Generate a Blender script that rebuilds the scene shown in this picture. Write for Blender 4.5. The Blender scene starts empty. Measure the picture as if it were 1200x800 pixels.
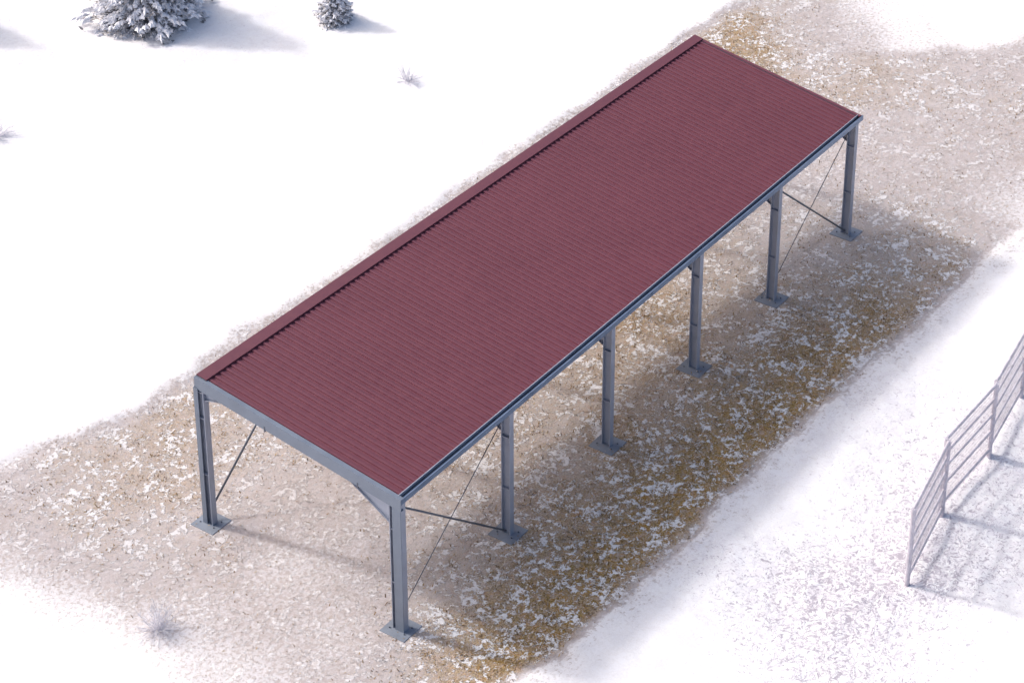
import bpy, bmesh, math, random
import numpy as np
from mathutils import Vector, Matrix
random.seed(7)
rng = np.random.RandomState(11)
C = bpy.context.scene.collection
R = math.radians
FRONT= [(-0.21, -4.3), (1.74, -4.95), (4.19, -4.95), (7.15, -5.05), (10.41, -5.05), (13.32, -5.01), (16.3, -5.02), (19.12, -5.19), (21.78, -5.16), (25.0, -5.26), (28.37, -5.36), (31.13, -5.48), (34.31, -5.82)]
BACK= [(-1.75, 16.91), (0.33, 16.42), (2.12, 15.59), (4.3, 15.06), (6.35, 14.99), (9.15, 15.11), (17.79, 14.81), (26.45, 14.62), (34.92, 14.5), (41.17, 14.31), (45.44, 14.08)]
BROWN= [(43.68, 13.49, 0.8), (45.15, 12.95, 0.35), (46.35, 11.28, 0.3), (47.54, 9.61, 0.12), (48.73, 7.94, 0.05), (51.12, 4.61, 0.02), (52.31, 2.94, 0.01), (41.49, 13.56, 0.7), (40.98, 11.38, 0.75), (41.23, 12.46, 0.85), (43.6, 10.62, 0.35), (45.24, 8.33, 0.2), (46.65, 6.36, 0.08), (48.75, 3.41, 0.03), (39.33, 10.84, 0.85), (40.12, 9.03, 0.55), (41.39, 7.96, 0.35), (42.05, 5.65, 0.5), (43.41, 3.74, 0.4), (45.5, 2.21, 0.3), (47.39, 0.98, 0.25), (39.29, 6.76, 0.5), (40.89, 5.89, 0.5), (41.54, 3.62, 0.4), (42.89, 1.74, 0.35), (43.52, -0.5, 0.35), (38.15, 3.07, 0.25), (39.25, 1.54, 0.3), (40.78, -0.61, 0.3), (40.98, -2.17, 0.3), (35.35, 0.71, 0.25), (36.84, -1.38, 0.3), (37.48, -3.48, 0.2), (32.82, 3.04, 0.22), (32.09, -0.66, 0.35), (33.93, -2.08, 0.35), (34.98, -3.54, 0.2), (35.81, -4.7, 0.1), (29.85, 1.33, 0.4), (29.56, -1.64, 0.5), (30.57, -3.06, 0.5), (32.17, -4.18, 0.5), (32.98, -5.32, 0.2), (26.46, 3.81, 0.45), (28.04, 2.72, 0.3), (26.97, 0.87, 0.35), (25.21, -0.94, 0.55), (26.6, -2.88, 0.7), (27.93, -3.69, 0.6), (29.28, -4.51, 0.65), (19.95, 3.32, 0.7), (22.72, 1.5, 0.5), (20.89, -0.01, 0.6), (23.33, -2.42, 0.75), (24.49, -4.04, 0.85), (25.59, -4.57, 0.85), (16.02, 3.86, 0.6), (17.07, 1.43, 0.6), (15.16, -0.57, 0.6), (18.48, -1.49, 0.75), (20.27, -3.05, 0.9), (21.22, -4.37, 0.9), (22.28, -4.89, 0.9), (13.46, 3.65, 0.5), (10.06, 1.26, 0.5), (9.15, -0.86, 0.65), (12.87, -0.94, 0.75), (15.19, -2.41, 0.9), (16.92, -3.93, 0.95), (18.11, -4.69, 0.97), (8.27, 3.76, 0.45), (6.28, 1.52, 0.45), (6.15, -1.49, 0.75), (8.72, -1.88, 0.85), (10.91, -3.31, 0.95), (13.39, -4.26, 0.95), (14.78, -4.49, 0.97), (4.49, 2.41, 0.35), (3.72, 0.35, 0.5), (3.31, -2.1, 0.85), (5.36, -3.46, 0.95), (8.03, -4.12, 0.95), (9.89, -4.33, 0.97), (3.28, 4.1, 0.2), (0.48, 1.86, 0.2), (1.64, 0.23, 0.4), (0.95, -1.72, 0.7), (1.26, -3.58, 0.95), (2.91, -4.47, 0.95), (5.33, -4.18, 0.97), (-1.98, 0.96, 0.15), (-1.65, -0.91, 0.3), (-1.01, -2.5, 0.65), (0.27, -4.29, 0.9), (1.57, -4.72, 0.95), (0.27, -4.63, 0.95), (3.22, 9.11, 0.3), (2.62, 6.63, 0.25), (0.16, 5.33, 0.16), (-2.34, 4.32, 0.2), (-2.8, 2.09, 0.2), (-5.03, 3.81, 0.14), (-4.68, 2.29, 0.14), (-2.93, 0.19, 0.22), (-0.51, 7.83, 0.3), (-1.37, 9.02, 0.35), (-2.22, 10.21, 0.35), (-1.73, 12.72, 0.5), (-2.43, 13.69, 0.35), (-2.78, 15.01, 0.25), (1.44, 11.59, 0.55), (0.56, 12.83, 0.5), (1.11, 14.62, 0.45), (3.08, 11.02, 0.5), (3.88, 13.4, 0.6), (5.43, 13.95, 0.5), (3.33, 14.16, 0.5), (5.13, 10.76, 0.45), (-3.74, 10.77, 0.32), (-4.26, 12.28, 0.25), (-4.45, 13.32, 0.18), (-3.86, 8.67, 0.25), (-5.35, 10.0, 0.12), (-6.35, 11.4, 0.06), (-6.25, 8.34, 0.06), (-3.35, 7.21, 0.2), (-4.78, 6.28, 0.13), (-6.93, 5.78, 0.03), (-8.37, 7.8, 0.0), (11.58, 15.02, 0.5), (17.29, 14.42, 0.5), (25.76, 14.12, 0.5), (34.35, 13.66, 0.6), (20.36, 14.59, 0.45), (12.48, 12.74, 0.5), (20.31, 10.19, 0.5)]
SPECK= [(13.94, -9.18, 0.5), (9.89, -9.8, 0.95), (6.84, -9.95, 0.8), (16.16, -8.98, 0.7), (13.16, -11.29, 0.9), (9.97, -11.4, 0.95), (12.2, -6.75, 0.03), (7.47, -7.91, 0.25), (7.75, -12.65, 0.7), (9.37, -14.91, 0.4), (20.9, -6.75, 0.3), (23.48, -7.54, 0.15), (4.5, -8.11, 0.08), (9.93, -17.09, 0.15), (16.55, -12.83, 0.5), (4.38, -6.52, 0.03), (4.3, 22.19, 0.2), (3.85, 19.91, 0.12), (5.96, 17.92, 0.02), (6.2, 24.59, 0.05), (47.22, 2.64, 0.2), (46.76, 9.18, 0.05), (25.96, -8.09, 0.1), (30.51, -7.3, 0.0), (17.4, -10.71, 0.6), (21.58, -11.34, 0.5), (9.05, -8.63, 0.5), (13.07, -7.97, 0.15), (17.39, -7.25, 0.25), (20.87, -8.55, 0.4), (15.78, -6.75, 0.04), (14.26, 18.65, 0.0), (35.18, 20.92, 0.0), (4.28, -9.89, 0.3)]

# ------------------------------------------------------------------ helpers
class MB:
    """collects verts/faces of one mesh"""
    def __init__(s): s.v = []; s.f = []
    def poly(s, pts, faces):
        n = len(s.v); s.v += [tuple(p) for p in pts]; s.f += [tuple(i+n for i in f) for f in faces]
    def box(s, x0, x1, y0, y1, z0, z1):
        s.poly([(x0,y0,z0),(x1,y0,z0),(x1,y1,z0),(x0,y1,z0),(x0,y0,z1),(x1,y0,z1),(x1,y1,z1),(x0,y1,z1)],
               [(0,3,2,1),(4,5,6,7),(0,1,5,4),(1,2,6,5),(2,3,7,6),(3,0,4,7)])
    def sweep(s, prof, a, b, side, up):
        """closed profile (list of (side, up) offsets) swept from a to b"""
        a, b, side, up = Vector(a), Vector(b), Vector(side), Vector(up)
        n = len(prof)
        pts = [a + side*p + up*q for p, q in prof] + [b + side*p + up*q for p, q in prof]
        fs = [(i, (i+1) % n, n+(i+1) % n, n+i) for i in range(n)] + [tuple(reversed(range(n))), tuple(range(n, 2*n))]
        s.poly(pts, fs)
    def prism(s, pts, off):
        off = Vector(off); n = len(pts); pts = [Vector(p) for p in pts]
        s.poly(pts + [p+off for p in pts], [(i, (i+1) % n, n+(i+1) % n, n+i) for i in range(n)] + [tuple(reversed(range(n))), tuple(range(n, 2*n))])
    def tube(s, path, radii, n=8, cap=True):
        path = [Vector(p) for p in path]
        if not hasattr(radii, '__len__'): radii = [radii]*len(path)
        base = len(s.v)
        t0 = (path[1]-path[0]).normalized()
        u = t0.orthogonal().normalized()
        for i, p in enumerate(path):
            t = (path[min(i+1, len(path)-1)]-path[max(i-1, 0)]).normalized()
            u = (u - t*u.dot(t)).normalized(); w = t.cross(u)
            for k in range(n):
                a = 2*math.pi*k/n
                s.v.append(tuple(p + (u*math.cos(a)+w*math.sin(a))*radii[i]))
        for i in range(len(path)-1):
            for k in range(n):
                s.f.append((base+i*n+k, base+i*n+(k+1) % n, base+(i+1)*n+(k+1) % n, base+(i+1)*n+k))
        if cap:
            s.f.append(tuple(base+k for k in reversed(range(n))))
            s.f.append(tuple(base+(len(path)-1)*n+k for k in range(n)))
    def build(s, name, mat, parent=None, smooth=False, fix=True, bevel=0):
        me = bpy.data.meshes.new(name); me.from_pydata(s.v, [], s.f)
        if fix:
            bm = bmesh.new(); bm.from_mesh(me); bmesh.ops.recalc_face_normals(bm, faces=bm.faces); bm.to_mesh(me); bm.free()
        me.materials.append(mat)
        if smooth: me.polygons.foreach_set('use_smooth', [True]*len(me.polygons))
        me.update()
        o = bpy.data.objects.new(name, me); C.objects.link(o)
        if parent: o.parent = parent
        if bevel:
            m = o.modifiers.new('bevel', 'BEVEL'); m.width = bevel; m.segments = 2; m.limit_method = 'ANGLE'
        return o

def empty(name, loc=(0,0,0)):
    o = bpy.data.objects.new(name, None); C.objects.link(o); o.location = loc; o.empty_display_size = .3
    return o
def tag(o, label=None, cat=None, group=None, kind=None):
    if label: o['label'] = label
    if cat: o['category'] = cat
    if group: o['group'] = group
    if kind: o['kind'] = kind
    return o
def copy_tree(o, parent=None):
    c = o.copy(); C.objects.link(c); c.parent = parent
    for ch in list(o.children): copy_tree(ch, c)
    return c

# value noise on arrays
def vnoise(x, y, seed=0):
    r = np.random.RandomState(seed); N = 256; tab = r.rand(N, N)
    xi = np.floor(x).astype(int); yi = np.floor(y).astype(int); fx = x-xi; fy = y-yi
    fx = fx*fx*fx*(fx*(fx*6-15)+10); fy = fy*fy*fy*(fy*(fy*6-15)+10)
    g = lambda a, b: tab[a % N, b % N]
    return (g(xi,yi)*(1-fx)+g(xi+1,yi)*fx)*(1-fy)+(g(xi,yi+1)*(1-fx)+g(xi+1,yi+1)*fx)*fy
def fbm(x, y, seed=0, oct=4):
    t = 0; a = .5; s = 0
    for i in range(oct): t = t + a*vnoise(x*2**i+13.7*i, y*2**i-7.3*i, seed+i); s += a; a *= .5
    return t/s
def sstep(a, b, x):
    t = np.clip((x-a)/(b-a), 0, 1); return t*t*(3-2*t)

# ------------------------------------------------------------------ materials
def newmat(name):
    m = bpy.data.materials.new(name); m.use_nodes = True
    nt = m.node_tree; nt.nodes.clear()
    out = nt.nodes.new('ShaderNodeOutputMaterial'); b = nt.nodes.new('ShaderNodeBsdfPrincipled')
    nt.links.new(b.outputs[0], out.inputs[0])
    return m, nt, b
class NT:
    def __init__(s, nt): s.nt = nt
    def link(s, v, sock):
        if isinstance(v, bpy.types.NodeSocket): s.nt.links.new(v, sock)
        elif isinstance(v, (tuple, list)): sock.default_value = tuple(v) if len(v) == len(sock.default_value) else tuple(v)+(1,)
        else: sock.default_value = v
    def math(s, op, a, b=0.0, c=None, clamp=False):
        n = s.nt.nodes.new('ShaderNodeMath'); n.operation = op; n.use_clamp = clamp
        s.link(a, n.inputs[0]); s.link(b, n.inputs[1])
        if c is not None: s.link(c, n.inputs[2])
        return n.outputs[0]
    def noise(s, vec, scale, detail=3, rough=.5, dist=0., lac=2.):
        n = s.nt.nodes.new('ShaderNodeTexNoise'); s.link(vec, n.inputs['Vector'])
        n.inputs['Scale'].default_value = scale; n.inputs['Detail'].default_value = detail
        n.inputs['Roughness'].default_value = rough; n.inputs['Distortion'].default_value = dist
        n.inputs['Lacunarity'].default_value = lac
        return n.outputs['Fac']
    def voro(s, vec, scale, feat='F1', out='Distance'):
        n = s.nt.nodes.new('ShaderNodeTexVoronoi'); n.feature = feat; s.link(vec, n.inputs['Vector']); n.inputs['Scale'].default_value = scale
        return n.outputs[out]
    def ramp(s, fac, stops, interp='LINEAR'):
        n = s.nt.nodes.new('ShaderNodeValToRGB'); s.link(fac, n.inputs[0]); cr = n.color_ramp; cr.interpolation = interp
        while len(cr.elements) > 1: cr.elements.remove(cr.elements[-1])
        for i, (p, c) in enumerate(stops):
            e = cr.elements[0] if i == 0 else cr.elements.new(p)
            e.position = p; e.color = (tuple(c)+(1,))[:4] if hasattr(c, '__len__') else (c, c, c, 1)
        return n.outputs[0]
    def rng(s, v, a, b, c=0., d=1., smooth=True):
        n = s.nt.nodes.new('ShaderNodeMapRange'); n.interpolation_type = 'SMOOTHSTEP' if smooth else 'LINEAR'
        for k, q in zip(range(5), (v, a, b, c, d)): s.link(q, n.inputs[k])
        return n.outputs[0]
    def mix(s, f, a, b, mode='MIX'):
        n = s.nt.nodes.new('ShaderNodeMix'); n.data_type = 'RGBA'; n.blend_type = mode
        s.link(f, n.inputs[0]); s.link(a, n.inputs[6]); s.link(b, n.inputs[7]); return n.outputs[2]
    def attr(s, name):
        n = s.nt.nodes.new('ShaderNodeAttribute'); n.attribute_name = name; return n.outputs['Fac']
    def coord(s, which='Object'):
        return s.nt.nodes.new('ShaderNodeTexCoord').outputs[which]
    def pos(s):
        return s.nt.nodes.new('ShaderNodeNewGeometry').outputs['Position']
    def vmul(s, v, k):
        n = s.nt.nodes.new('ShaderNodeVectorMath'); n.operation = 'MULTIPLY'; s.link(v, n.inputs[0]); n.inputs[1].default_value = k; return n.outputs[0]
    def bump(s, h, strength=.5, dist=.05, normal=None):
        n = s.nt.nodes.new('ShaderNodeBump'); n.inputs['Strength'].default_value = strength; n.inputs['Distance'].default_value = dist
        s.link(h, n.inputs['Height'])
        if normal is not None: s.link(normal, n.inputs['Normal'])
        return n.outputs[0]

def steel_mat(name, col, rough=.5, metal=.25, var=.12):
    m, nt, b = newmat(name); N = NT(nt); p = N.pos()
    n1 = N.noise(p, 1.6, 5, .6); n2 = N.noise(p, 22, 3, .6)
    f = N.math('ADD', N.math('MULTIPLY', n1, .7), N.math('MULTIPLY', n2, .3))
    c0 = tuple(c*(1-var) for c in col); c1 = tuple(min(1, c*(1+var)) for c in col)
    b.inputs['Base Color'].default_value = col+(1,)
    nt.links.new(N.ramp(f, [(.3, c0), (.7, c1)]), b.inputs['Base Color'])
    nt.links.new(N.rng(n1, .3, .7, rough-.08, rough+.12), b.inputs['Roughness'])
    b.inputs['Metallic'].default_value = metal
    nt.links.new(N.bump(n2, .12, .004), b.inputs['Normal'])
    return m

STEEL = steel_mat('painted_steel', (.34, .37, .45))
BEAM = steel_mat('fascia_steel', (.19, .225, .29), rough=.45)
PLATE = steel_mat('base_plate_steel', (.23, .265, .33), rough=.6, var=.2)
GUTTER = steel_mat('gutter_steel', (.17, .23, .34), rough=.35, metal=.5)
ROD = steel_mat('galvanised_rod', (.13, .145, .18), rough=.45, metal=.5)

def roof_mat(name, dark=1.):
    m, nt, b = newmat(name); N = NT(nt); p = N.pos()
    n1 = N.noise(p, .35, 5, .6); n2 = N.noise(p, 3.5, 4, .6)
    f = N.math('ADD', N.math('MULTIPLY', n1, .5), N.math('MULTIPLY', n2, .5))
    c = N.ramp(f, [(.3, (.130*dark, .034*dark, .054*dark)), (.7, (.160*dark, .044*dark, .067*dark))])
    nt.links.new(c, b.inputs['Base Color'])
    nt.links.new(N.rng(n2, .3, .7, .42, .6), b.inputs['Roughness'])
    return m
ROOF = roof_mat('red_sheet')
ROOF_TRIM = roof_mat('red_flashing', .95)

# ------------------------------------------------------------------ ground
def interp(samples, X, Y, sig):
    num = np.zeros_like(X); den = np.zeros_like(X)+1e-9
    for x, y, v in samples:
        w = np.exp(-((X-x)**2+(Y-y)**2)/(2*sig*sig)) + 1e-5/(1+((X-x)**2+(Y-y)**2))
        num += w*v; den += w
    return num/den

def line(pts, X):
    a = np.array(sorted(pts)); return np.interp(X, a[:, 0], a[:, 1])
def masks(X, Y):
    wob = (fbm(X*.9, Y*.9, 3)-.5)*.9 + (fbm(X*3.1, Y*3.1, 5)-.5)*.5
    f = line(FRONT, X); k = line(BACK, X)
    k = k + np.where(X < -3, (-3-X)*-.0, 0)
    band = sstep(-.55, .55, Y+wob*.7-f)*sstep(-.8, .9, k+.1-(Y+wob*.8))
    band = band*sstep(-12, -3, X+0*Y)
    b = interp(BROWN, X+wob*.6, Y+wob*.6, .95)**.9*band
    sp = interp(SPECK, X, Y, 1.5)*(1-sstep(.0, .3, band))
    b = np.maximum(b, .12*sstep(-2.1, .2, Y+wob*1.5-f)*(1-sstep(.3, 1.6, Y-f))*sstep(-12, -3, X+0*Y))
    return b, band, sp
def height(X, Y):
    b, band, sp = masks(X, Y)
    h = .09*(1-sstep(0., .5, band))
    h = h + (1-band)*((fbm(X*.33, Y*.33, 21)-.5)*.22 + (fbm(X*1.3, Y*1.3, 31)-.5)*.06)
    h = h + sp*(fbm(X*2.3, Y*2.3, 41)-.5)*.12
    return h, b, sp

def axis(lo, hi, step, far):
    a = list(np.arange(lo, hi+1e-6, step)); s = step; x = hi
    while x < far: s *= 1.35; x += s; a.append(x)
    s = step; x = lo; l = []
    while x > -far: s *= 1.35; x -= s; l.append(x)
    return np.array(l[::-1]+a)
ax = axis(-14, 56, .22, 500); ay = axis(-22, 46, .22, 500)
GX, GY = np.meshgrid(ax, ay, indexing='ij')
H, Bm, Sp = height(GX, GY)
nx, ny = GX.shape
verts = np.stack([GX.ravel(), GY.ravel(), H.ravel()], 1)
i = np.arange(nx*ny).reshape(nx, ny)
faces = np.stack([i[:-1, :-1].ravel(), i[1:, :-1].ravel(), i[1:, 1:].ravel(), i[:-1, 1:].ravel()], 1)
me = bpy.data.meshes.new('ground')
me.vertices.add(len(verts)); me.vertices.foreach_set('co', verts.ravel())
me.loops.add(faces.size); me.loops.foreach_set('vertex_index', faces.ravel())
me.polygons.add(len(faces)); me.polygons.foreach_set('loop_start', np.arange(len(faces))*4); me.polygons.foreach_set('loop_total', np.full(len(faces), 4))
me.polygons.foreach_set('use_smooth', np.ones(len(faces), bool))
me.update(calc_edges=True)
for nm, arr in (('bare', Bm), ('litter', Sp)):
    a = me.attributes.new(nm, 'FLOAT', 'POINT'); a.data.foreach_set('value', arr.ravel().astype(np.float32))

m, nt, bs = newmat('snowy_ground'); N = NT(nt)
P = N.pos(); bare = N.attr('bare'); lit = N.attr('litter')
wn = nt.nodes.new('ShaderNodeTexNoise'); nt.links.new(P, wn.inputs['Vector']); wn.inputs['Scale'].default_value = 1.7; wn.inputs['Detail'].default_value = 3
vm = nt.nodes.new('ShaderNodeVectorMath'); vm.operation = 'MULTIPLY_ADD'; nt.links.new(wn.outputs['Color'], vm.inputs[0]); vm.inputs[1].default_value = (.9, .9, 0); nt.links.new(P, vm.inputs[2])
W = vm.outputs[0]
# snow flecks: patchy, ridged
n_big = N.noise(W, .95, 3, .6)
n_a = N.noise(P, 4.0, 7, .66)
n_b = N.noise(W, 8.5, 4, .7)
n_c = N.noise(P, 13, 3, .7)
fl = N.math('ADD', N.math('MULTIPLY', n_a, .72), N.math('MULTIPLY', n_b, .30))
fl = N.math('ADD', fl, N.math('MULTIPLY', N.math('SUBTRACT', n_c, .5), .20))
fl = N.math('ADD', fl, N.math('MULTIPLY', N.math('SUBTRACT', n_big, .5), .42))
fleck = N.rng(fl, .528, .572)
mott = N.rng(N.math('ADD', N.math('MULTIPLY', n_b, .6), N.math('MULTIPLY', N.noise(P, 4.6, 6, .72), .5)), .50, .66)
# bare soil and dead grass
n_f = N.noise(P, 19, 4, .7, .5); n_m = N.noise(W, 4.2, 4, .65)
soil = N.ramp(n_f, [(.34, (.080, .039, .008)), (.46, (.25, .142, .032)), (.55, (.41, .25, .065)), (.68, (.66, .50, .27))])
hue = N.ramp(n_m, [(.35, (.75, .80, .62)), (.5, (.95, .98, .95)), (.68, (1.15, .98, .82))])
soil = N.mix(1.0, soil, hue, 'MULTIPLY')
soil = N.mix(N.math('MULTIPLY', mott, .5), soil, (.50, .45, .47))
soil = N.mix(N.rng(bare, .75, .25, 0, .18), soil, (.40, .37, .38))
n_pale = N.noise(W, 1.1, 5, .65)
veil = N.math('SUBTRACT', 1.0, bare)
veil = N.math('ADD', veil, N.math('MULTIPLY', N.math('SUBTRACT', N.math('ADD', N.math('MULTIPLY', n_pale, .45), N.math('MULTIPLY', n_f, .55)), .5), .9))
veil = N.rng(veil, .02, .98, 0, 1, False)
pale = N.ramp(N.noise(W, 2.3, 4, .65), [(.35, (.50, .48, .525)), (.65, (.68, .665, .725))])
snowc = N.ramp(N.noise(P, .5, 3, .5), [(.3, (.84, .84, .88)), (.7, (.88, .88, .90))])
pale = N.mix(N.rng(bare, .32, .0), pale, snowc)
fleckc = N.ramp(N.noise(P, 9, 2), [(.3, (.70, .69, .71)), (.6, (.88, .87, .88))])
col = N.mix(fleck, soil, fleckc)
col = N.mix(N.math('MULTIPLY', veil, N.math('SUBTRACT', 1.0, N.math('MULTIPLY', fleck, .4))), col, pale)
# crumbs of soil showing through thin snow at the melt edge
crumb = N.math('ADD', N.noise(P, 6.5, 5, .72), N.math('MULTIPLY', bare, .55))
crumb = N.math('MULTIPLY', N.rng(crumb, .575, .66), N.math('MULTIPLY', N.rng(bare, .01, .10), N.rng(bare, .45, .15, 0, .55)))
col = N.mix(crumb, col, (.36, .29, .265))
# crusty litter in the snow
lv = N.voro(W, 2.1); s1 = N.noise(W, 3.6, 3, .6, 1.5); s2 = N.noise(P, 5.5, 5, .7, .8)
s1r = N.math('SUBTRACT', 1.0, N.math('MULTIPLY', N.math('ABSOLUTE', N.math('SUBTRACT', s1, .5)), 9.0), clamp=True)
thr = N.math('SUBTRACT', .70, N.math('MULTIPLY', lit, .24))
sv = N.math('ADD', N.math('MULTIPLY', s2, .75), N.math('MULTIPLY', s1r, .26))
spk = N.rng(N.math('SUBTRACT', sv, thr), -.02, .09)
spk = N.math('MULTIPLY', spk, N.rng(lit, .02, .4, 0, .95))
crust = N.math('MULTIPLY', N.rng(N.noise(W, 3.3, 4, .6, .7), .42, .62), N.math('MULTIPLY', lit, .8))
col = N.mix(crust, col, (.70, .66, .72))
col = N.mix(spk, col, (.42, .385, .45))
nt.links.new(col, bs.inputs['Base Color'])
bs.inputs['Roughness'].default_value = .8
bs.inputs['Specular IOR Level'].default_value = .2
hb = N.math('ADD', N.math('MULTIPLY', fleck, .5), N.math('MULTIPLY', n_f, .6))
hb = N.math('MULTIPLY', hb, N.rng(bare, .0, .35))
hs = N.math('MULTIPLY', N.noise(W, 4.5, 4, .6, .4), N.math('ADD', .22, N.math('MULTIPLY', lit, 1.4)))
nt.links.new(N.bump(N.math('ADD', hb, hs), .8, .05), bs.inputs['Normal'])
me.materials.append(m)
g = bpy.data.objects.new('ground', me); C.objects.link(g); tag(g, kind='structure')

def hz(x, y):
    h, _, _ = height(np.array([float(x)]), np.array([float(y)])); return float(h[0])

# dead grass blades and clods poking through on the bare ground
def scatter():
    n = 260000
    x = rng.uniform(-8, 52, n); y = rng.uniform(-8, 17, n)
    h, b, _ = height(x, y)
    keep = rng.rand(n) < np.clip(b-.12, 0, 1)**1.4*.75*(.35+1.3*sstep(.42, .6, fbm(x*1.6, y*1.6, 77)))
    keep &= ~((np.abs(y) < .5) & (np.abs((x+.0) % 6.0) < .7)) 
    x, y, h = x[keep], y[keep], h[keep]; n = len(x)
    L = rng.uniform(.05, .15, n); w = rng.uniform(.008, .022, n); a = rng.uniform(0, 2*np.pi, n); el = rng.uniform(.05, .75, n)
    dx, dy, dz = np.cos(a)*np.cos(el)*L, np.sin(a)*np.cos(el)*L, np.sin(el)*L
    px, py = -np.sin(a)*w, np.cos(a)*w
    base = np.stack([x, y, h-.004], 1)
    v = np.stack([base+np.stack([px, py, 0*px], 1), base-np.stack([px, py, 0*px], 1),
                  base+np.stack([dx*.6-px*.8, dy*.6-py*.8, dz*.8], 1), base+np.stack([dx*.6+px*.8, dy*.6+py*.8, dz*.8], 1),
                  base+np.stack([dx, dy, dz*.9], 1)], 1).reshape(-1, 3)
    k = np.arange(n)*5
    quads = np.stack([k, k+1, k+2, k+3], 1); tris = np.stack([k+3, k+2, k+4], 1)
    me = bpy.data.meshes.new('dry_grass'); me.vertices.add(len(v)); me.vertices.foreach_set('co', v.ravel())
    li = np.concatenate([quads.ravel(), tris.ravel()]); me.loops.add(len(li)); me.loops.foreach_set('vertex_index', li)
    ls = np.concatenate([np.arange(n)*4, n*4+np.arange(n)*3]); lt = np.concatenate([np.full(n, 4), np.full(n, 3)])
    me.polygons.add(2*n); me.polygons.foreach_set('loop_start', ls); me.polygons.foreach_set('loop_total', lt)
    me.update(calc_edges=True)
    at = me.attributes.new('tone', 'FLOAT', 'POINT'); at.data.foreach_set('value', np.repeat(rng.rand(n), 5).astype(np.float32))
    m, nt, b = newmat('dead_grass'); N = NT(nt)
    nt.links.new(N.ramp(N.attr('tone'), [(0, (.10, .055, .02)), (.4, (.26, .16, .06)), (.7, (.42, .31, .17)), (.88, (.62, .56, .50)), (1, (.8, .8, .84))]), b.inputs['Base Color'])
    b.inputs['Roughness'].default_value = .8
    me.materials.append(m)
    o = bpy.data.objects.new('dry_grass', me); C.objects.link(o)
    tag(o, 'short dead brown grass and frost crumbs scattered over the bare ground around the shelter', 'grass', kind='stuff')
scatter()

# ------------------------------------------------------------------ the shelter
ZF, ZB = 5.5, 6.15
Q00, Q10, Q01, Q11 = Vector((-.24, -.28, ZF)), Vector((29.93, -.24, ZF)), Vector((.30, 8.91, ZB)), Vector((30.8, 8.25, ZB))
def RP(s, t, dz=0.):
    return (Q00*(1-s)+Q10*s)*(1-t)+(Q01*(1-s)+Q11*s)*t + Vector((0, 0, dz))
EX = (Q10-Q00).normalized(); EYn = (Q01-Q00).normalized(); EYf = (Q11-Q10).normalized()
shelter = empty('open_shelter')
tag(shelter, 'long open steel shelter with a ribbed dark red lean-to roof on slate blue columns', 'shelter')

# roof sheet with trapezoidal ribs running down the slope
nr = 112; gx = []
t0, t1 = .020, .985
prof = []   # (s, dz)
for k in range(nr):
    s = k/nr; d = 1/nr
    prof += [(s+.00*d, .0), (s+.12*d, .0), (s+.15*d, .038), (s+.45*d, .038), (s+.88*d, .0)]
prof.append((1., 0.))
s0, s1 = .006, .9985
mb = MB(); nt_ = 9
for (s, dz) in prof:
    ss = s0+(s1-s0)*s
    for j in range(nt_): mb.v.append(tuple(RP(ss, t0+(t1-t0)*j/(nt_-1), dz)))
top_n = len(mb.v)
for (s, dz) in prof:
    ss = s0+(s1-s0)*s
    for j in range(nt_): mb.v.append(tuple(RP(ss, t0+(t1-t0)*j/(nt_-1), dz-.006)))
M = len(prof)
for a in range(M-1):
    for j in range(nt_-1):
        q = a*nt_+j; mb.f.append((q, q+nt_, q+nt_+1, q+1)); q += top_n; mb.f.append((q, q+1, q+nt_+1, q+nt_))
    for j in (0, nt_-1):
        q = a*nt_+j; mb.f.append((q, q+nt_, q+nt_+top_n, q+top_n))
sheet = mb.build('roof_sheet', ROOF, shelter)

# high-side flashing: flat strip, folded down outside and with a small return over the ribs
def section(name, prof, sa, sb):
    """closed profile of (t, dz) along the roof's length"""
    mb = MB(); n = len(prof)
    mb.poly([RP(sa, t, z) for t, z in prof]+[RP(sb, t, z) for t, z in prof],
            [(i, (i+1) % n, n+(i+1) % n, n+i) for i in range(n)]+[tuple(reversed(range(n))), tuple(range(n, 2*n))])
    return mb.build(name, ROOF_TRIM, shelter)
section('ridge_flashing', [(.9515, .004), (.9515, .088), (1.002, .094), (1.002, -.22), (1.0005, -.22), (1.0005, .088), (.9525, .082), (.9525, .004)], .0035, 1.0)
mb = MB()     # trim along the far verge
a = RP(1.0, .005, 0); b = RP(1.0, .949, 0); d = (b-a).normalized(); sd_ = Vector((-d.y, d.x, 0)).normalized()
mb.sweep([(.12, .044), (.12, .051), (-.03, .051), (-.03, -.16), (-.022, -.16), (-.022, .044)], a, b, sd_, (0, 0, 1))
mb.build('verge_trim', ROOF_TRIM, shelter)

# gable fascia: deep channel, face outwards, cap flange on top
def fascia(sa, sgn, mat, near):
    mb = MB(); a = RP(sa, -.002 if near else .03, 0); b = RP(sa, 1.004, 0); d = (b-a).normalized(); side = Vector((d.y, -d.x, 0)).normalized()*(-sgn)
    up = Vector((0, 0, 1)); dp = .42
    # side: positive = inwards
    side = -side if side.x*sgn > 0 else side
    side = Vector((-sgn*abs(side.x), side.y if side.x*(-sgn) > 0 else -side.y, 0))
    prof = [(0, .045), (.17, .045), (.17, .03), (.014, .03), (.014, -dp+.012), (.15, -dp+.012), (.15, -dp), (0, -dp)]
    if not near: prof = [(p, q-.03) for p, q in prof]
    mb.sweep(prof, a, b, side, up)
    return mb.build('end_beam' , mat, shelter)
nb = fascia(0.0, -1, BEAM, True)
fb = fascia(.998, 1, BEAM, False)
# splice brackets below the near beam
for t in (.35, .80):
    mb = MB(); p = RP(0, 1-t, -.34); mb.box(p.x-.012, p.x+.10, p.y-.02, p.y+.02, p.z-.16, p.z+.06)
    mb.build('splice_bracket', ROD, nb)

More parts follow.
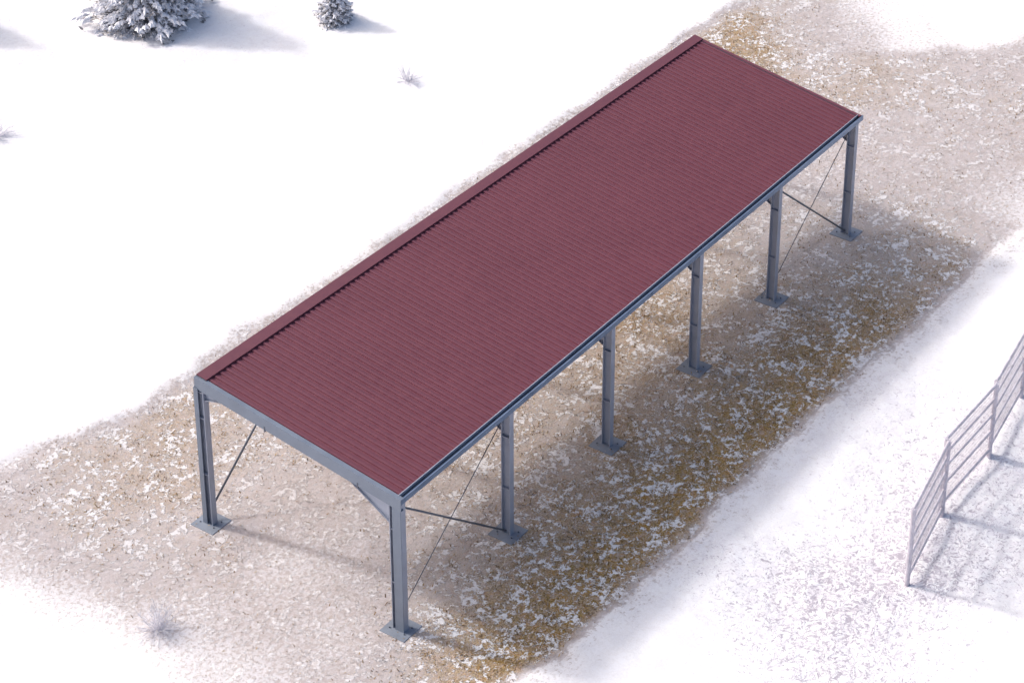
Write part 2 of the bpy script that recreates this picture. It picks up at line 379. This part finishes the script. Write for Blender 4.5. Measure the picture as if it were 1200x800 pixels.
mb = MB(); mb.sweep([(0, -.05), (.006, -.05), (.006, .052), (.03, .052), (.03, .058), (0, .058)], RP(.004, .0185, 0), RP(.9985, .0185, 0), (0, 1, 0), (0, 0, 1))
mb.build('eave_trim', STEEL, shelter)
# gutter, open U channel
mb = MB()
a = RP(.0009, 0, 0); b = RP(1.003, 0, 0)
yin = Vector((0, 1, 0)); up = Vector((0, 0, 1))
th = .008
mb.sweep([(-.02, .03), (-.02, -.17), (.27, -.17), (.27, .01), (.262, .01), (.262, -.162), (-.012, -.162), (-.012, .022), (.03, .022), (.03, .03)], a, b, yin, up)
gut = mb.build('gutter', GUTTER, shelter)
p = RP(1.003, 0, 0); mb = MB(); mb.box(p.x, p.x+.006, p.y-.018, p.y+.26, p.z-.166, p.z+.018); mb.build('end_cap', GUTTER, gut)
mb = MB()     # eaves beam under the gutter
p0 = RP(.001, .028, 0); p1 = RP(.999, .028, 0)
mb.sweep([(-.07, -.17), (.07, -.17), (.07, -.185), (.01, -.185), (.01, -.385), (.07, -.385), (.07, -.40), (-.07, -.40), (-.07, -.385), (-.01, -.385), (-.01, -.185), (-.07, -.185)], p0, p1, yin, up)
# keep clear of column tops
mb.build('eaves_beam', STEEL, shelter)
mb = MB()
p0 = RP(.001, .978, 0); p1 = RP(.999, .978, 0)
mb.sweep([(-.07, -.05), (.07, -.05), (.07, -.065), (.01, -.065), (.01, -.285), (.07, -.285), (.07, -.30), (-.07, -.30), (-.07, -.285), (-.01, -.285), (-.01, -.065), (-.07, -.065)], p0, p1, yin, up)
mb.build('eaves_beam', STEEL, shelter)

# columns
FX = [-.06, 6.0, 12.17, 18.05, 23.78, 29.76]
def column(x, y, h, D=.37, Bf=.235):
    tf, tw = .03, .009
    mb = MB(); B = Bf/2; d = D/2
    mb.sweep([(-B, -d), (B, -d), (B, -d+tf), (tw, -d+tf), (tw, d-tf), (B, d-tf), (B, d), (-B, d), (-B, d-tf), (-tw, d-tf), (-tw, -d+tf), (-B, -d+tf)],
             (0, 0, .02), (0, 0, h), (1, 0, 0), (0, 1, 0))
    o = mb.build('column', STEEL, shelter, bevel=.004); o.location = (x, y, 0)
    p = MB(); p.box(-.5, .5, -.52, .50, -.05, .022)
    pl = p.build('base_plate', PLATE, o, bevel=.004)
    for bx in (-.2, .2):
        for by in (-.31, .31):
            bt = MB(); bt.tube([(bx, by, .022), (bx, by, .055)], .028, 6); bt.build('anchor_bolt', ROD, pl)
    for f in (.37, .78, .965):
        for sg in (-1, 1):
            s = MB(); s.box(*sorted((sg*tw, sg*(B-.004))), -d+tf, d-tf, h*f-.009, h*f+.009); s.build('stiffener', STEEL, o)
    return o
cols_f = []; cols_b = []
HF = ZF-.175; HB = ZB-.31
for i, x in enumerate(FX):
    cols_f.append(column(x, .0 if i == 0 else .03, HF, *((.47, .27) if i == 0 else ())))
    s = (x+.28)/30.21; b = RP(s, .985 if i == 0 else .978); bx = b.x - (0 if i else -.02)
    if i == 0: bx = .42
    if i == 5: bx = 30.6
    cols_b.append(column(bx, b.y, HB, *((.40, .26) if i == 0 else ())))
# flat closing plates on the outer corners of the near frame
mb = MB(); mb.box(-.158, -.1365, -.255, .09, .024, HF-.22); mb.build('corner_plate', BEAM, cols_f[0])
mb = MB(); mb.box(-.155, -.1315, .02, .215, .024, HB-.06); mb.build('corner_plate', BEAM, cols_b[0])

# rafters with haunches
for i in range(6):
    a = Vector((cols_f[i].location.x, .235, 0)); b = Vector((cols_b[i].location.x, cols_b[i].location.y-.205, 0))
    za = ZF-.19+.02; zb = ZB-.19
    a.z = za; b.z = zb
    d = (b-a).normalized(); sd = Vector((d.y, -d.x, 0)).normalized()
    mb = MB(); dpt = .25
    w, tf, tw = .09, .018, .008
    mb.sweep([(-w, 0), (w, 0), (w, -tf), (tw, -tf), (tw, -dpt+tf), (w, -dpt+tf), (w, -dpt), (-w, -dpt), (-w, -dpt+tf), (-tw, -dpt+tf), (-tw, -tf), (-w, -tf)], a, b, sd, up)
    rf = mb.build('rafter', STEEL, shelter)
    for (p, dirn, sl) in ((a, 1, 1), (b, -1, -1)):
        L = 1.75 if p is a else .9; dz = .74 if p is a else .36
        dd = d*dirn
        hm = MB(); q0 = p+dd*.0+Vector((0,0,-dpt)); q1 = q0+dd*L; q2 = q0-Vector((0,0,dz))
        hm.prism([q0-sd*.008, q1-sd*.008, q2-sd*.008], sd*.016)
        e = (q1-q2).normalized(); nn = e.cross(sd).normalized()*.016
        hm.prism([q2-sd*.09, q1-sd*.09, q1+sd*.09, q2+sd*.09], nn if nn.z < 0 else -nn)
        hm.build('haunch', STEEL, rf)

# purlins under the sheet
for t in (.14, .26, .38, .50, .62, .74, .86):
    mb = MB(); a = RP(.004, t, -.008); b = RP(.995, t, -.008)
    mb.sweep([(-.05, 0), (.004, 0), (.004, -.15), (.05, -.15), (.05, -.156), (-.004, -.156), (-.004, -.006), (-.05, -.006)], a, b, yin, up)
    mb.build('purlin', STEEL, shelter)

# cross bracing in the end bays
def rod(a, b, r, nm='brace'):
    mb = MB(); a = Vector(a); b = Vector(b); mb.tube([a, b], r, 8)
    o = mb.build(nm, ROD, shelter, smooth=True)
    return o
def bay(ca, cb, yoff, z1, thick_down):
    xa, xb = ca.location.x+.135, cb.location.x-.135; ya, yb = ca.location.y+yoff, cb.location.y+yoff
    # thick: top of a -> foot of b ; thin: foot of a -> top of b
    rod((xa, ya, z1), (xb, yb, .18), (.038))
    rod((xa, ya+.08, .55 if thick_down else .3), (xb, yb+.08, z1), {True: .017, False: .042}[thick_down])
bay(cols_f[0], cols_f[1], -.02, HF-.35, True); bay(cols_f[4], cols_f[5], -.02, HF-.35, True)
bay(cols_b[0], cols_b[1], .10-.02, HB-.3, False); bay(cols_b[4], cols_b[5], .08, HB-.3, False)

# ------------------------------------------------------------------ fence
FROST = None
m, nt, b = newmat('frosted_wire'); N = NT(nt); n = N.noise(N.pos(), 6, 4, .7)
nt.links.new(N.ramp(n, [(.35, (.30, .27, .31)), (.6, (.62, .58, .64))]), b.inputs['Base Color']); b.inputs['Roughness'].default_value = .6
WIRE = m
m, nt, b = newmat('fence_steel'); N = NT(nt); n = N.noise(N.pos(), 3, 4, .7)
nt.links.new(N.ramp(n, [(.35, (.46, .43, .49)), (.65, (.66, .63, .70))]), b.inputs['Base Color']); b.inputs['Roughness'].default_value = .5; b.inputs['Metallic'].default_value = .2
FST = m
fence = empty('mesh_fence', (11.47, -12.61, 0)); F0 = Vector((11.47, -12.61, 0))
tag(fence, 'tall frosted wire mesh fence with paired posts and horizontal rails in the snow', 'fence')
FP = [((11.47, -12.61), (15.50, -11.82)), ((15.62, -11.68), (19.36, -11.70)), ((19.52, -11.62), (23.4, -11.0)), ((23.5, -10.95), (27.4, -10.0)), ((27.5, -9.95), (31.4, -9.3))]
FH = 3.25
for (a, b) in FP:
    za, zb = hz(*a), hz(*b)
    A = Vector((a[0], a[1], za))-F0; Bq = Vector((b[0], b[1], zb))-F0
    for q in (A, Bq):
        mb = MB(); mb.tube([q-Vector((0,0,.3)), q+Vector((0,0,FH))], .085, 10); mb.build('post', FST, fence, smooth=False)
        mb = MB()
    for k, f in enumerate((.12, .37, .60, .80, .99)):
        mb = MB(); mb.tube([A+Vector((0,0,FH*f)), Bq+Vector((0,0,FH*f))], .058 if k in (0, 4) else .050, 8); mb.build('rail', FST, fence)
    L = (Bq-A).length; d = (Bq-A)/L; nrm = Vector((-d.y, d.x, 0)).normalized()*.03
    mb = MB(); nv = int(L/.085)
    for k in range(1, nv):
        p = A+d*(k*L/nv)+nrm; mb.tube([p+Vector((0,0,.08)), p+Vector((0,0,FH-.02))], .0062, 3, False)
    nh = int(FH/.17)
    for k in range(1, nh):
        z = Vector((0,0,k*FH/nh)); mb.tube([A+nrm+z, Bq+nrm+z], .0062, 3, False)
    mb.build('wire_mesh', WIRE, fence)

# ------------------------------------------------------------------ frosted trees and bushes
m, nt, b = newmat('snow_load'); N = NT(nt); n = N.noise(N.pos(), 7, 4, .6)
nt.links.new(N.ramp(n, [(.35, (.70, .70, .76)), (.6, (.86, .86, .90))]), b.inputs['Base Color']); b.inputs['Roughness'].default_value = .7
nt.links.new(N.bump(N.noise(N.pos(), 14, 4, .6), .6, .03), b.inputs['Normal'])
SNOWM = m
m, nt, b = newmat('fir_needles'); N = NT(nt); n = N.noise(N.pos(), 9, 3, .6)
nt.links.new(N.ramp(n, [(.35, (.15, .14, .13)), (.5, (.24, .23, .24)), (.65, (.55, .54, .58))]), b.inputs['Base Color']); b.inputs['Roughness'].default_value = .8
NEEDLE = m
m, nt, b = newmat('bark'); N = NT(nt); n = N.noise(N.vmul(N.pos(), (1, 1, .3)), 14, 4, .6)
nt.links.new(N.ramp(n, [(.35, (.06, .04, .03)), (.65, (.17, .12, .09))]), b.inputs['Base Color']); b.inputs['Roughness'].default_value = .9
BARK = m
m, nt, b = newmat('frosted_twig'); N = NT(nt); n = N.noise(N.pos(), 11, 3, .6)
nt.links.new(N.ramp(n, [(.35, (.60, .58, .64)), (.65, (.84, .83, .88))]), b.inputs['Base Color']); b.inputs['Roughness'].default_value = .8
TWIG = m

def fir(x, y, h, r, seed, label, group='frosted fir trees'):
    rd = random.Random(seed); z0 = hz(x, y)
    root = empty('fir_tree', (x, y, z0)); tag(root, label, 'fir tree', group)
    tr = MB(); tr.tube([(0,0,-.2), (.02,0,h*.5), (0,.02,h*.98)], [.045*r+.05, .03*r+.02, .01], 8); tr.build('trunk', BARK, root, smooth=True)
    sn = MB(); nd = MB()
    nw = int(9+h*1.9)
    for w in range(nw):
        f = w/(nw-1); z = h*(.03+.93*f**.95); rr = r*(1-f)**.85*rd.uniform(.86, 1.1)+.06*r
        nb_ = max(4, int((8+7*r**.5)*(1-f)**.6)+2)
        a0 = rd.uniform(0, 6.28)
        for k in range(nb_):
            a = a0+6.283*k/nb_+rd.uniform(-.25, .25); Lb = rr*rd.uniform(.72, 1.14)
            ca, sa = math.cos(a), math.sin(a); droop = rd.uniform(.18, .45)
            def P_(u, v, dz): # u along, v sideways
                zz = z+.12*Lb*math.sin(u*2.2)-droop*Lb*u*u+dz
                return (ca*u*Lb-sa*v, sa*u*Lb+ca*v, max(zz, -.02+.0*u))
            # needles: many small flat sprays along the bough
            ns = int(10+Lb*14)
            for q in range(ns):
                u = rd.uniform(.12, 1.05); wv = .34*Lb*(1.0-u*.62)*rd.uniform(-1, 1); c = P_(u, wv, -.03-rd.random()*.07*r**.5)
                s = rd.uniform(.05, .12)*(.6+.4*r); an = rd.uniform(0, 6.28); t = rd.uniform(-.5, .3)
                p0 = (c[0]+math.cos(an)*s, c[1]+math.sin(an)*s, c[2]+t*s); p1 = (c[0]-math.sin(an)*s*.45, c[1]+math.cos(an)*s*.45, c[2]-s*.3); p2 = (c[0]+math.sin(an)*s*.45, c[1]-math.cos(an)*s*.45, c[2]-s*.2)
                p3 = (c[0]-math.cos(an)*s*.6, c[1]-math.sin(an)*s*.6, c[2]-s*.5)
                nd.poly([p0, p1, p3, p2], [(0, 1, 2, 3)])
            # snow pads: uneven jagged lumps lying along the bough
            npd = max(3, int(3+Lb*6))
            for q in range(npd):
                u = .22+.80*(q+rd.uniform(-.1, .5))/npd; wv = .24*Lb*(1-u*.5)*rd.uniform(-1, 1)
                c = P_(u, wv, .025); s = rd.uniform(.07, .15)*(.45+.42*r); nn = rd.randint(7, 11); base = len(sn.v)
                ph = rd.uniform(0, 6.28); ring = []
                for j in range(nn):
                    aj = ph+6.283*j/nn; rj = s*(rd.uniform(.45, .75) if j % 2 else rd.uniform(.9, 1.45))
                    lx, ly = math.cos(aj)*rj*1.5, math.sin(aj)*rj*.8
                    ring.append((c[0]+ca*lx-sa*ly, c[1]+sa*lx+ca*ly, c[2]-.25*s*(rj/s)**2-rd.random()*.15*s))
                inner = []
                for j in range(nn):
                    px_, py_, pz_ = ring[j]; kk = rd.uniform(.45, .62)
                    inner.append((c[0]+(px_-c[0])*kk, c[1]+(py_-c[1])*kk, c[2]+rd.uniform(.12, .34)*s))
                und = [(p[0]*.4+c[0]*.6, p[1]*.4+c[1]*.6, c[2]-.35*s) for p in ring]
                sn.v += ring+inner+[(c[0], c[1], c[2]+.36*s)]+und
                for j in range(nn):
                    j2 = (j+1) % nn
                    sn.f += [(base+j, base+j2, base+nn+j2, base+nn+j), (base+nn+j, base+nn+j2, base+2*nn), (base+j2, base+j, base+2*nn+1+j, base+2*nn+1+j2)]
    cr = nd.build('crown', NEEDLE, root, fix=False)
    sn.build('snow_load', SNOWM, cr, fix=False, smooth=False)
    return root
fir(27.1, 36.6, 7.0, 2.65, 3, 'large snow-laden fir tree at the top edge with a long blue shadow')
fir(32.0, 29.0, 2.7, .98, 8, 'small snow-covered fir tree standing alone right of the larger fir')

fir(20.35, 44.6, 5.3, 1.95, 12, 'snow-laden fir beyond the left edge of the view whose shadow tip falls on the snow', 'frosted fir trees')

def bush(x, y, r, n, seed, label):
    rd = random.Random(seed); z0 = hz(x, y); root = empty('frosted_bush', (x, y, z0)); tag(root, label, 'bush', 'frosted twig bushes in the snow')
    mb = MB()
    for k in range(n):
        a = rd.uniform(0, 6.283); el = rd.uniform(.12, 1.25); L = r*rd.uniform(.6, 1.15)
        p = Vector((rd.uniform(-.15, .15)*r, rd.uniform(-.15, .15)*r, -.03)); d = Vector((math.cos(a)*math.cos(el), math.sin(a)*math.cos(el), math.sin(el)))
        pts = [p]; q = p.copy()
        for i in range(4): d = (d+Vector((rd.uniform(-.2, .2), rd.uniform(-.2, .2), -.05))).normalized(); q = q+d*L/4; pts.append(q.copy())
        mb.tube(pts, [.009, .008, .007, .005, .003], 3, False)
        for j in range(2):
            s = pts[rd.randint(1, 3)]; e = (d+Vector((rd.uniform(-.8, .8), rd.uniform(-.8, .8), rd.uniform(-.2, .5)))).normalized()
            mb.tube([s, s+e*L*.22, s+e*L*.4+Vector((0,0,.01))], [.005, .004, .002], 3, False)
    mb.build('twig', TWIG, root)['kind'] = 'stuff'
bush(-4.75, 6.45, .92, 95, 1, 'twiggy frosted bush nearest the camera, in the snow at the lower left')
bush(29.3, 22.5, .9, 65, 2, 'faint twiggy bush in open snow between the small fir and the roof')
bush(14.8, 34.1, 1.1, 80, 4, 'twiggy frosted bush at the left edge of the snowfield')

# ------------------------------------------------------------------ camera, light, world
sc = bpy.context.scene
cam = bpy.data.cameras.new('camera'); co = bpy.data.objects.new('camera', cam); C.objects.link(co); sc.camera = co
yaw, pit = .621, -.507
fwd = Vector((math.cos(pit)*math.cos(yaw), math.cos(pit)*math.sin(yaw), math.sin(pit)))
co.location = (-50.855, -41.402, 57.013); co.rotation_euler = fwd.to_track_quat('-Z', 'Y').to_euler()
cam.sensor_width = 36; cam.lens = 3012.892/1200*36
cam.shift_x = -15.763/1200; cam.shift_y = -306.447/1200
cam.clip_end = 3000; cam.clip_start = 1

az, el = R(-77.5), R(39)        # direction the shadows fall, sun height
sd = Vector((-math.cos(az)*math.cos(el), -math.sin(az)*math.cos(el), math.sin(el)))
sun = bpy.data.lights.new('sun', 'SUN'); so = bpy.data.objects.new('sun', sun); C.objects.link(so)
so.rotation_euler = sd.to_track_quat('Z', 'Y').to_euler(); so.location = (0, 0, 60)
sun.energy = 1.45; sun.angle = R(4.5); sun.color = (1, .965, .925)
w = bpy.data.worlds.new('World'); sc.world = w; w.use_nodes = True
nt = w.node_tree; nt.nodes.clear()
o = nt.nodes.new('ShaderNodeOutputWorld'); bg = nt.nodes.new('ShaderNodeBackground'); sky = nt.nodes.new('ShaderNodeTexSky')
sky.sky_type = 'NISHITA'; sky.sun_disc = False; sky.sun_elevation = el
sky.sun_rotation = math.atan2(sd.x, sd.y)
sky.dust_density = 6.0; sky.air_density = 1.0; sky.ozone_density = 1.0
bg.inputs[1].default_value = .15
nt.links.new(sky.outputs[0], bg.inputs[0]); nt.links.new(bg.outputs[0], o.inputs[0])
vs = sc.view_settings; vs.view_transform = 'Standard'; vs.look = 'None'; vs.gamma = 1; vs.exposure = .41; vs.use_curve_mapping = False
